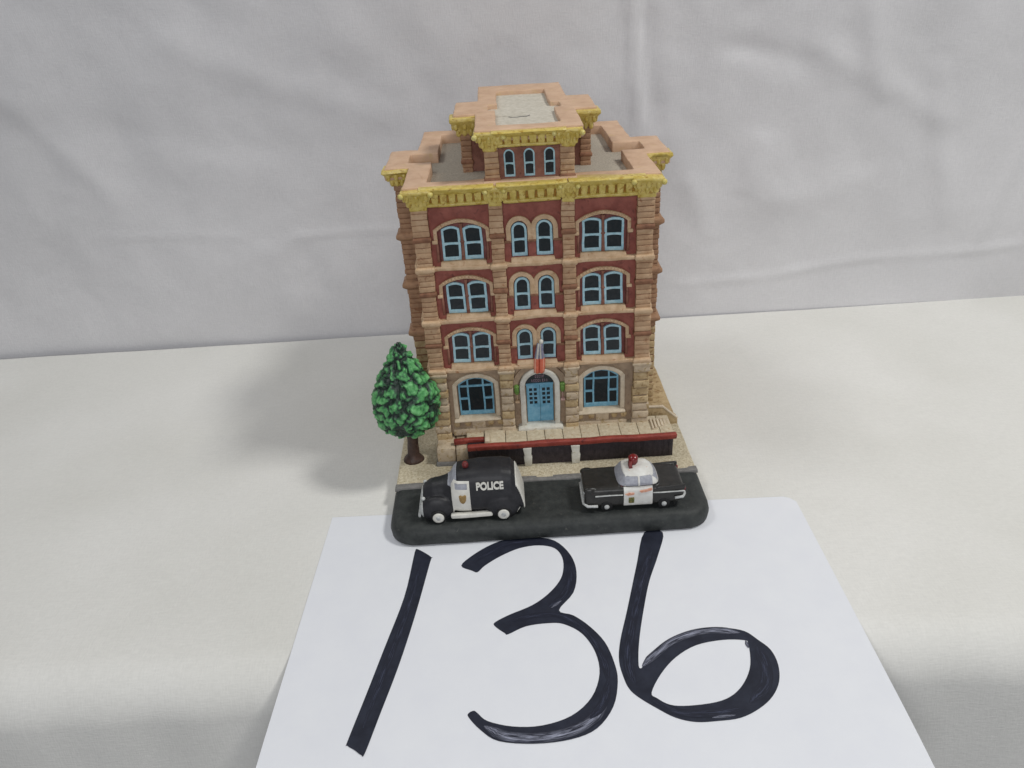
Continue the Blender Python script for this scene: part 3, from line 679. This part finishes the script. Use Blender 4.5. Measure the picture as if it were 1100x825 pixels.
# ------------------------------------------------------------------ cornice, parapet, roof
def cornice(x0, x1, yf, z0, name='cornice', sp=.37, k=1.0):
    """front cornice: back plate, lower fillet, row of small brackets, flaring top"""
    bm = NB(); H = .78*k
    box(bm, x0, x1, yf-.07, yf+.35, z0+.05, z0+H*.62, 1)
    frustum(bm, [(x0-.03, x1+.03, yf-.06, yf+.35, z0-.05), (x0-.05, x1+.05, yf-.16, yf+.35, z0), (x0-.05, x1+.05, yf-.16, yf+.35, z0+.10*k), (x0, x1, yf-.06, yf+.35, z0+.14*k)], 0)
    frustum(bm, [(x0-.05, x1+.05, yf-.18, yf+.35, z0+H*.58), (x0-.14, x1+.14, yf-.30, yf+.35, z0+H*.72), (x0-.3, x1+.3, yf-.46, yf+.35, z0+H*.94), (x0-.3, x1+.3, yf-.40, yf+.35, z0+H*1.03)], 0)
    n = max(2, round((x1-x0)/sp)); st = (x1-x0)/n
    for i in range(n+1):
        xc = x0+i*st
        frustum(bm, [(xc-.12, xc+.12, yf-.13, yf+.1, z0+.08*k), (xc-.13, xc+.13, yf-.20, yf+.1, z0+H*.35), (xc-.15, xc+.15, yf-.27, yf+.1, z0+H*.66)], 0)
    return link(name, bm, [yellow, ochre], fig, bevel=.03, amp=.035, fine=.018, maxlen=.4)
cornice(-4.3, -1.85, 5.52, 13.22); cornice(1.75, 4.32, 5.52, 13.22); cornice(-1.15, 1.1, 5.48, 13.22)
def capital(x0, x1, y0, y1, z0, z1, ox, oy, name='capital', m=yellow, m2=cream_y):
    """leafy flaring capital: spreads by ox to the sides and oy to the front"""
    bm = NB(); h = z1-z0
    fx = lambda a: (x0-ox*a, x1+ox*a, y0-oy*a, y1+oy*a*.5)
    frustum(bm, [(*fx(.0), z0-.06), (*fx(.12), z0+.02), (*fx(.1), z0+h*.15), (*fx(.35), z0+h*.42), (*fx(.62), z0+h*.66), (*fx(1), z0+h*.86), (*fx(.96), z1)], 0)
    cx, cy = (x0+x1)/2, (y0+y1)/2
    for a in range(2):
        for t in (-.36, 0, .36):
            zz = z0+h*(.36+.30*a); g_ = (.36, .74)[a]
            X0, X1, Y0, Y1 = fx(g_)
            ball(bm, (cx+(X1-X0)*t, Y0+.03, zz), (.10, .07, .19), 2, 0)
            ball(bm, (X0+.03, cy+(Y1-Y0)*t, zz), (.07, .10, .19), 2, 0); ball(bm, (X1-.03, cy+(Y1-Y0)*t, zz), (.07, .10, .19), 2, 0)
    for X in ((x0-ox*.9, x1+ox*.9) if y0 < 9 else ()): ball(bm, (X, y0-oy*.9, z1-.16), (.12, .12, .12), 2, 1)
    return link(name, bm, [m, m2], fig, bevel=.03, amp=.05, fine=.02, maxlen=.3)
capital(-5.02, -4.36, 5.48, 6.0, 13.1, 13.95, .30, .46); capital(4.36, 5.04, 5.48, 6.0, 13.1, 13.95, .28, .46)
capital(-1.78, -1.28, 5.46, 6.0, 13.12, 13.93, .14, .30); capital(1.22, 1.70, 5.46, 6.0, 13.12, 13.93, .14, .30)
for s in (-1, 1):
    a, b = sorted((s*5.72, s*6.0)); capital(a, b, 9.2, 9.6, 13.0, 13.98, .46, .42, 'corner_capital')
    a, b = sorted((s*5.95, s*6.15)); capital(a, b, 11.7, 12.1, 13.0, 13.98, .2, .12, 'corner_capital')
    for y0, y1 in ((6.0, 9.0),):
        bm = NB(); a, b = sorted((s*4.9, s*5.3)); frustum(bm, [(min(s*4.9, s*5.0), max(s*4.9, s*5.0), y0, y1, 13.15), (a, b, y0, y1, 13.75), (a, b, y0, y1, 13.92)])
        link('side_cornice', bm, yellow, fig, bevel=.03, amp=.03)
def plus_outline(w, y0, bw, by0, by1, y1, w2=None):
    w2 = w2 or w
    return [(-w, y0), (w, y0), (w, by0), (bw, by0), (bw, by1), (w2, by1), (w2, y1), (-w2, y1), (-w2, by1), (-bw, by1), (-bw, by0), (-w, by0)]
bm = NB(); prism(bm, plus_outline(5.26, 5.50, 6.36, 8.95, 12.3, 16.5, 5.1), [plus_outline(4.28, 6.25, 5.35, 9.75, 11.35, 15.5, 4.1)], 13.5, 14.03, 'z')
link('parapet', bm, salmon, fig, bevel=.05, amp=.04, fine=.015, maxlen=.7)
bm = NB(); prism(bm, plus_outline(4.9, 5.7, 5.9, 9.2, 12.1, 16.2, 4.8), [], 13.4, 13.58, 'z'); link('roof', bm, roof_m, fig, amp=.02)
# tower
TP = plus_outline(1.72, 6.02, 2.72, 9.35, 12.3, 15.9, 1.7)
tower = empty('tower', (0, 9, 13.6), fig)
def linkt(*a, **k): return link(*a[:3], tower, *a[3:], **k)
bm = NB(); prism(bm, TP, [], 13.5, 15.7, 'z'); linkt('tower_wall', bm, brick_br, bevel=.02)
bm = NB(); hs = [arch(cx-.22, cx+.22, 14.12, 15.22, .21, 10) for cx in (-.84, -.03, .78)]
prism(bm, rect(-1.3, 1.25, 13.95, 15.6), hs, 5.86, 6.04); linkt('tower_front', bm, brick_br, bevel=.02)
for x0, x1, y0, y1, nm in ((-1.85, -1.27, 5.72, 6.2, 0), (1.2, 1.78, 5.72, 6.2, 0), (-2.88, -2.42, 9.2, 9.7, 1), (2.4, 2.86, 9.2, 9.7, 1)):
    bm = NB(); courses(bm, x0, x1, y0, y1, 13.55, 15.45, .24, mats=(0, 1)); 
    frustum(bm, [(x0-.02, x1+.02, y0-.03, y1, 13.95), (x0-.05, x1+.05, y0-.06, y1, 14.0), (x0-.05, x1+.05, y0-.06, y1, 14.1), (x0, x1, y0-.02, y1, 14.16)], 3)
    linkt('tower_pilaster', bm, [tan_a if nm == 0 else side_a, tan_b if nm == 0 else side_a, joint, band], bevel=.025, amp=.03)
bm = NB(); frustum(bm, [(-1.95, 1.88, 5.42, 6.1, 13.9), (-1.93, 1.86, 5.5, 6.1, 14.06)]); linkt('tower_base_ledge', bm, salmon, bevel=.03)
for cx in (-.84, -.03, .78):
    f = None
    bm = sash(0, 0, .46, 1.12, .22, t=.07); bmesh.ops.translate(bm, verts=bm.verts, vec=(cx, 6.0, 14.1))
    f = link('tower_window', bm, blue_f, tower, loc=(cx, 6.0, 14.1), bevel=.015, amp=.02, maxlen=.3)
    bm = NB(); prism(bm, arch(cx-.2, cx+.2, 14.13, 15.18, .2, 10), [], 5.95, 6.02); p_ = link('tower_pane', bm, pane_m, tower)
def tcorn():
    global fig
    keep = fig; fig = tower
    cornice(-1.2, 1.15, 5.74, 15.38, 'tower_cornice', .33, .8)
    capital(-1.85, -1.35, 5.74, 6.3, 15.25, 15.98, .36, .36, 'tower_capital'); capital(1.3, 1.78, 5.74, 6.3, 15.25, 15.98, .36, .36, 'tower_capital')
    capital(-2.84, -2.5, 9.3, 9.75, 14.95, 15.98, .46, .42, 'tower_capital'); capital(2.46, 2.8, 9.3, 9.75, 14.95, 15.98, .46, .42, 'tower_capital')
    fig = keep
tcorn()
bm = NB(); prism(bm, plus_outline(2.16, 5.62, 3.12, 9.2, 12.5, 16.8, 2.1), [plus_outline(1.3, 6.5, 1.62, 9.9, 11.2, 14.9, 1.2)], 15.6, 16.06, 'z')
linkt('tower_parapet', bm, salmon, bevel=.045, amp=.035, fine=.015, maxlen=.6)
bm = NB(); prism(bm, plus_outline(1.9, 5.95, 2.9, 9.4, 12.3, 16.5, 1.9), [], 15.6, 15.86, 'z'); linkt('tower_roof', bm, roof_t, amp=.02)
bm = NB(); tube(bm, [(-.72, 9.2, 15.868), (-.62, 9.0, 15.868), (-.4, 8.95, 15.868), (-.2, 9.1, 15.868), (0.05, 9.05, 15.868), (.2, 9.3, 15.868)], .022, 5); linkt('roof_scuff', bm, kerb_m)

# ------------------------------------------------------------------ tree
tree = empty('tree', (-6.2, 5.3, SZ), fig)
bm = NB(); tube(bm, [(-6.24, 5.3, SZ-.02), (-6.24, 5.3, SZ+.10), (-6.22, 5.3, SZ+.28), (-6.2, 5.3, 1.9), (-6.12, 5.25, 3.3)], [.50, .44, .29, .26, .3], 14)
link('trunk', bm, bark, tree, smooth=True, amp=.05, fine=.02, maxlen=.3)
bm = NB(); bmesh.ops.create_icosphere(bm, subdivisions=6, radius=1)
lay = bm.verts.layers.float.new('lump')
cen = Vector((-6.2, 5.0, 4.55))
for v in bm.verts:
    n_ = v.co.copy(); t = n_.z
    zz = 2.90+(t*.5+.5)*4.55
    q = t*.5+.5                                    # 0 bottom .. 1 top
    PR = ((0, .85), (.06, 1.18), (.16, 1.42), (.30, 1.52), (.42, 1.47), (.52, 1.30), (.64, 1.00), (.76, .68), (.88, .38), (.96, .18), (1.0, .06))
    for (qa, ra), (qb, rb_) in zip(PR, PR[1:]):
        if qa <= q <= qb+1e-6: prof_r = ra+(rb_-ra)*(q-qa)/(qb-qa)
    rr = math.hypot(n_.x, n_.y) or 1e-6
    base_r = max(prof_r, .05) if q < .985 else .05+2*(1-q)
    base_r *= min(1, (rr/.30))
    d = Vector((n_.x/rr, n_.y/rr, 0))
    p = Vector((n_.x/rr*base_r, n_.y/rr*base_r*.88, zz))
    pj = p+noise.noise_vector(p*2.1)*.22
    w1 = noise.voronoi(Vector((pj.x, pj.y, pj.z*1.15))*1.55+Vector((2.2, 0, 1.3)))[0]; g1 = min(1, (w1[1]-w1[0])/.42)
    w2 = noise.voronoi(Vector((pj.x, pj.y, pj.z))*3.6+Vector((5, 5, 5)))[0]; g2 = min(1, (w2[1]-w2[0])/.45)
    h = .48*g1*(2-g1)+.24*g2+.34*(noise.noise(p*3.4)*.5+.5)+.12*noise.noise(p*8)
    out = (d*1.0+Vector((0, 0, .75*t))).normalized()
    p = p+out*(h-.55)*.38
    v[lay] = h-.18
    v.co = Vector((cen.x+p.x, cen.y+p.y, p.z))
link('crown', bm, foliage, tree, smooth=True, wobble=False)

# ------------------------------------------------------------------ vehicles: fused bodies split into painted parts
def superring(x, yc, hw, zb, zt, e=3.2, n=28, top=1.0):
    pts = []
    zc, hh = (zb+zt)/2, (zt-zb)/2
    for i in range(n):
        a = 2*math.pi*i/n; c, s_ = math.cos(a), math.sin(a)
        y = math.copysign(abs(c)**(2/e), c); z = math.copysign(abs(s_)**(2/e), s_)
        k = 1+(top-1)*max(0, z)
        pts.append((x, yc+hw*y*k, zc+hh*z))
    return pts
def loft(bm, rings):
    R_ = [[bm.verts.new(p) for p in r] for r in rings]; n = len(R_[0])
    for a, b in zip(R_, R_[1:]):
        for i in range(n): bm.faces.new((a[i], a[(i+1) % n], b[(i+1) % n], b[i]))
    bm.faces.new(R_[0][::-1]); bm.faces.new(R_[-1])
def fuse(bm, voxel, smooth_it, fac=.5):
    bmesh.ops.recalc_face_normals(bm, faces=bm.faces)
    me = bpy.data.meshes.new('tmp'); bm.to_mesh(me); bm.free()
    o = bpy.data.objects.new('tmp', me); C.objects.link(o)
    r = o.modifiers.new('r', 'REMESH'); r.mode = 'VOXEL'; r.voxel_size = voxel
    s_ = o.modifiers.new('s', 'SMOOTH'); s_.factor = fac; s_.iterations = smooth_it
    dg = bpy.context.evaluated_depsgraph_get(); ev = o.evaluated_get(dg); m2 = bpy.data.meshes.new_from_object(ev)
    nb = NB(); nb.from_mesh(m2); bpy.data.objects.remove(o); bpy.data.meshes.remove(me); bpy.data.meshes.remove(m2)
    return nb
def cut(bm, planes):
    for co, no in planes: bmesh.ops.bisect_plane(bm, geom=bm.verts[:]+bm.edges[:]+bm.faces[:], plane_co=co, plane_no=no, dist=1e-4)
def split_parts(bm, classify, mats, parent, raised={}):
    bm.normal_update(); keys = {}
    for f in bm.faces: keys.setdefault(classify(f.calc_center_median(), f.normal), []).append(f.index)
    me = bpy.data.meshes.new('tmp'); bm.to_mesh(me); out = {}
    for k, idx in keys.items():
        b2 = NB(); b2.from_mesh(me); b2.faces.ensure_lookup_table(); s_ = set(idx)
        bmesh.ops.delete(b2, geom=[f for f in b2.faces if f.index not in s_], context='FACES')
        m3 = bpy.data.meshes.new(k[0]); b2.to_mesh(m3); b2.free(); m3.materials.append(mats[k[0]])
        for p in m3.polygons: p.use_smooth = True
        o = bpy.data.objects.new(k[0], m3); C.objects.link(o); adopt(o, parent); out[k] = o
        if k[0] in raised:
            sm = o.modifiers.new('thickness', 'SOLIDIFY'); sm.thickness = raised[k[0]]; sm.offset = 1
    bpy.data.meshes.remove(me); bm.free(); return out
def text_mesh(txt, size, loc, rot, mat, parent, name, ext=.012, off=.012, sx=1, sy=1):
    c = bpy.data.curves.new('t', 'FONT'); c.body = txt; c.size = size; c.extrude = ext; c.offset = off; c.align_x = 'CENTER'; c.align_y = 'CENTER'
    o = bpy.data.objects.new('t', c); C.objects.link(o); dg = bpy.context.evaluated_depsgraph_get()
    me = bpy.data.meshes.new_from_object(o.evaluated_get(dg)); bpy.data.objects.remove(o); me.name = name
    me.materials.clear(); me.materials.append(mat)
    r = bpy.data.objects.new(name, me); C.objects.link(r); r.location = loc; r.rotation_euler = rot; r.scale = (sx, sy, 1)
    adopt(r, parent); return r
def wheel(xc, ys, zc, r, hub_r, parent, side, hubmat):
    t = empty('wheel', (xc, ys, zc), parent) if False else None
    bm = NB(); d = -1 if side < 0 else 1
    tube(bm, [(xc, ys-d*.28, zc), (xc, ys-d*.03, zc), (xc, ys, zc)], [r, r, r*.9], 24)
    w = link('wheel', bm, tyre_m, parent, smooth=True, bevel=.02, wobble=False)
    bm = NB(); tube(bm, [(xc, ys-d*.02, zc), (xc, ys+d*.025, zc), (xc, ys+d*.045, zc)], [hub_r, hub_r, hub_r*.75], 20)
    tube(bm, [(xc, ys, zc), (xc, ys+d*.055, zc), (xc, ys+d*.065, zc)], [hub_r*.5, hub_r*.42, hub_r*.2], 12, 1)
    return w, bm

# old police van
VY = 1.50
van = empty('police_van', (-3.3, VY, RZ), fig); van['label'] = 'rounded old-fashioned black police van with white doors'
bm = NB()
loft(bm, [superring(x, VY, hw, zb, zt, e, top=tp) for x, hw, zb, zt, e, tp in (
    (-5.48, .42, 1.2, 1.95, 2.6, .8), (-5.36, .52, 1.1, 2.22, 2.6, .75), (-5.0, .60, 1.1, 2.42, 2.6, .75), (-4.5, .68, 1.1, 2.52, 2.6, .78), (-4.22, .78, 1.1, 2.6, 2.8, .8),
    (-4.05, .86, 1.1, 2.88, 3.2, .82), (-3.85, .92, 1.1, 3.05, 3.6, .82), (-3.0, .95, 1.1, 3.16, 3.8, .82), (-2.0, .95, 1.1, 3.16, 3.8, .82), (-1.58, .94, 1.1, 3.08, 3.6, .82), (-1.38, .92, 1.1, 2.8, 3.2, .85),
    (-1.2, .86, 1.1, 2.2, 3, .9), (-1.08, .8, 1.12, 1.6, 3, .9))])
for s in (-1, 1):
    ball(bm, (-4.82, VY+s*.72, 1.42), (.74, .30, .64), 3); ball(bm, (-5.2, VY+s*.6, 1.42), (.34, .28, .5), 3)
    ball(bm, (-2.0, VY+s*.80, 1.46), (.72, .26, .66), 3)
nb = fuse(bm, .035, 6)
cut(nb, [((-4.14, 0, 0), (1, 0, 0)), ((-3.36, 0, 0), (1, 0, 0)), ((0, 0, 1.18), (0, 0, 1)), ((0, 0, 2.80), (0, 0, 1)), ((0, 0, 2.44), (0, 0, 1)), ((0, 0, 2.69), (0, 0, 1)), ((-3.98, 0, 0), (1, 0, 0)), ((-3.46, 0, 0), (1, 0, 0)),
         ((-1.42, 0, 0), (1, 0, 0)), ((-5.42, 0, 0), (1, 0, 0)), ((-4.30, 0, 0), (1, 0, 0)), ((0, 0, 2.3), (0, 0, 1)), ((0, VY-.55, 0), (0, 1, 0)), ((0, VY+.55, 0), (0, 1, 0))])
def cls(c, n):
    sd = -1 if c.y < VY else 1
    if -4.14 < c.x < -3.36 and 1.18 < c.z < 2.80 and abs(c.y-VY) > .55:
        if -3.98 < c.x < -3.46 and 2.44 < c.z < 2.69: return ('side_window', sd)
        return ('door', sd)
    if c.x > -1.42 and abs(c.y-VY) < .80 and n.x > .25: return ('rear_door', 0)
    if c.x < -5.42: return ('grille', 0)
    if -4.30 < c.x < -3.9 and c.z > 2.44 and n.x < -.3 : return ('windscreen', 0)
    return ('body', 0)
split_parts(nb, cls, dict(body=van_blk, door=van_wht, side_window=glass_g, rear_door=van_wht, grille=chrome, windscreen=glass_g), van, raised=dict(door=.018, rear_door=.03, side_window=.006, windscreen=.01, grille=.03))
for s in (-1, 1):
    for xc in (-4.78, -1.99):
        w, hb = wheel(xc, VY+s*1.08, 1.20, .34, .245, van, s, None); link('hubcap', hb, [van_wht, chrome], w, smooth=True, wobble=False)
    bm = NB(); ya, yb = sorted((VY+s*.80, VY+s*1.02)); frustum(bm, [(-4.2, -2.5, ya, yb, 1.06), (-4.25, -2.45, ya, yb, 1.12), (-4.25, -2.5, ya, yb, 1.26)]); link('running_board', bm, van_wht, van, bevel=.03)
bm = NB(); frustum(bm, [(-5.66, -5.56, VY-.8, VY+.8, 1.05), (-5.68, -5.55, VY-.8, VY+.8, 1.2)]); link('bumper', bm, chrome, van, bevel=.03)
bm = NB(); ball(bm, (-5.38, VY-.62, 1.93), (.09, .09, .09), 2); link('headlight', bm, chrome, van, smooth=True)
bm = NB(); ball(bm, (-5.38, VY+.62, 1.93), (.09, .09, .09), 2); link('headlight', bm, chrome, van, smooth=True)
bm = NB(); ball(bm, (-3.5, VY-.1, 3.2), (.15, .15, .17), 2); link('roof_light', bm, red_dk, van, smooth=True)
text_mesh('POLICE', .38, (-2.50, VY-.905, 2.58), (math.radians(78), 0, 0), van_wht, van, 'lettering', .03, .014, .93, 1.22)
bm = NB(); prism(bm, [(-3.84, 2.18), (-3.77, 2.22), (-3.68, 2.17), (-3.59, 2.22), (-3.52, 2.18), (-3.55, 1.95), (-3.60, 1.84), (-3.68, 1.79), (-3.77, 1.84), (-3.82, 1.95)], [], VY-.985, VY-.93); link('badge', bm, gold, van, bevel=.01, amp=.008)

# patrol car
CY = 1.50
pc = empty('police_car', (3.7, CY, RZ), fig); pc['label'] = 'low finned black patrol car with white roof and doors and red dome light'
bm = NB()
loft(bm, [superring(x, CY, hw, zb, zt, e, top=tp) for x, hw, zb, zt, e, tp in (
    (1.50, .80, 1.15, 1.92, 5, .97), (1.56, .88, 1.05, 2.0, 6, .96), (2.2, .92, 1.02, 2.03, 6, .95), (3.0, .93, 1.02, 2.04, 6, .95), (4.5, .93, 1.02, 2.02, 6, .95), (5.3, .92, 1.05, 2.0, 6, .95), (5.66, .88, 1.12, 1.97, 6, .96), (5.76, .82, 1.2, 1.88, 5, .96))])
loft(bm, [superring(x, CY, hw, 1.8, zt, 3, top=.78) for x, hw, zt in ((2.88, .62, 1.98), (3.02, .74, 2.2), (3.24, .81, 2.48), (3.45, .84, 2.56), (3.9, .85, 2.58), (4.3, .83, 2.53), (4.58, .74, 2.32), (4.76, .60, 2.0))])
for s in (-1, 1):
    ball(bm, (1.75, CY+s*.7, 1.88), (.3, .16, .17), 3)
    loft(bm, [superring(x, CY+s*.84, .06, 1.75, zt, 2.5, 12) for x, zt in ((4.6, 1.98), (5.2, 2.02), (5.74, 2.05), (5.8, 2.0))])
nb = fuse(bm, .033, 4)
cut(nb, [((3.17, 0, 0), (1, 0, 0)), ((4.40, 0, 0), (1, 0, 0)), ((0, 0, 1.10), (0, 0, 1)), ((0, 0, 2.03), (0, 0, 1)), ((0, 0, 2.07), (0, 0, 1)), ((0, 0, 2.43), (0, 0, 1)), ((3.26, 0, 0), (1, 0, 0)), ((3.78, 0, 0), (1, 0, 0)), ((3.86, 0, 0), (1, 0, 0)),
         ((4.40, 0, 0), (1, 0, 0)), ((0, CY-.72, 0), (0, 1, 0)), ((0, CY+.72, 0), (0, 1, 0)), ((1.6, 0, 0), (1, 0, 0)), ((0, CY-.58, 0), (0, 1, 0)), ((0, CY+.58, 0), (0, 1, 0)), ((0, 0, 1.62), (0, 0, 1)), ((0, 0, 1.72), (0, 0, 1))])
def cls2(c, n):
    sd = -1 if c.y < CY else 1
    if 3.17 < c.x < 4.40 and 1.10 < c.z < 2.03 and abs(c.y-CY) > .72 and n.z < .9: return ('door', sd)
    if c.z > 2.07 and 2.8 < c.x < 4.95:
        if 2.07 < c.z < 2.43 and abs(c.y-CY) > .58 and abs(n.y) > .25:
            if 3.26 < c.x < 3.78: return ('front_side_window', sd)
            if 3.86 < c.x < 4.40: return ('rear_side_window', sd)
        if c.x < 3.26 and n.x < -.25 and c.z < 2.43: return ('windscreen', 0)
        if c.x > 4.40 and n.x > .3 and abs(c.y-CY) < .58 and 2.10 < c.z < 2.36: return ('rear_window', 0)
        return ('roof', 0)
    if c.x < 1.6 and 1.3 < c.z < 1.72 and abs(c.y-CY) < .72: return ('grille', 0)
    return ('body', 0)
split_parts(nb, cls2, dict(body=car_blk, door=car_wht, roof=car_wht, front_side_window=glass_g, rear_side_window=glass_g, windscreen=glass_g, rear_window=glass_g, grille=chrome), pc, raised=dict(door=.02, roof=.012))
for s in (-1, 1):
    for xc in (2.44, 4.90):
        w, hb = wheel(xc, CY+s*.95, 1.13, .27, .11, pc, s, None); link('hubcap', hb, [chrome, chrome], w, smooth=True, wobble=False)
    bm = NB(); ya, yb = sorted((CY+s*.88, CY+s*.96)); box(bm, 1.95, 3.15, ya, yb, 1.69, 1.72); box(bm, 4.42, 5.75, ya, yb, 1.71, 1.74); link('side_trim', bm, chrome, pc, bevel=.015)
bm = NB(); tube(bm, [(2.05, CY-.97, 1.2), (1.62, CY-.94, 1.2), (1.47, CY-.75, 1.22), (1.45, CY, 1.22), (1.47, CY+.75, 1.22), (1.7, CY+.94, 1.2)], .065, 8); link('front_bumper', bm, chrome, pc, smooth=True)
bm = NB(); tube(bm, [(5.35, CY-.97, 1.42), (5.70, CY-.92, 1.42), (5.82, CY-.72, 1.42), (5.83, CY, 1.42), (5.82, CY+.72, 1.42), (5.6, CY+.94, 1.42)], .065, 8); link('rear_bumper', bm, chrome, pc, smooth=True)
for s in (-1, 1):
    bm = NB(); ball(bm, (1.52, CY+s*.66, 1.80), (.06, .12, .09), 2); link('headlight', bm, chrome, pc, smooth=True)
    bm = NB(); ball(bm, (5.78, CY+s*.78, 1.76), (.06, .08, .12), 2); link('tail_light', bm, red_l if s < 0 else red_l, pc, smooth=True)
bm = NB(); tube(bm, [(3.72, CY+.12, 2.5), (3.72, CY+.12, 2.66), (3.72, CY+.12, 2.9), (3.72, CY+.12, 2.98)], [.10, .21, .22, .12], 16); link('dome_light', bm, red_l, pc, smooth=True, bevel=.03)
bm = NB(); frustum(bm, [(3.50, 3.68, CY-.28, CY-.08, 2.48), (3.46, 3.62, CY-.24, CY-.04, 2.66), (3.5, 3.66, CY-.1, CY+.08, 2.8)]); link('siren', bm, red_dk, pc, bevel=.02)
bm = NB(); box(bm, 3.44, 3.7, CY-.56, CY-.34, 2.38, 2.475); link('roof_plate', bm, pinkish, pc, bevel=.01)
bm = NB(); prism(bm, rect(3.38, 3.62, 1.28, 1.56), [], CY-.985, CY-.92); link('badge', bm, badge_g, pc, bevel=.02, amp=.01)
bm = NB(); prism(bm, [(3.84, 1.86), (4.1, 1.90), (4.36, 1.98), (4.38, 1.88), (4.1, 1.80), (3.9, 1.78)], [], CY-.965, CY-.90)
prism(bm, [(3.22, 1.74), (3.42, 1.80), (3.62, 1.78), (3.6, 1.70), (3.35, 1.66)], [], CY-.965, CY-.90); link('door_smear', bm, orange_s, pc, amp=.01)

bpy.context.view_layer.update()
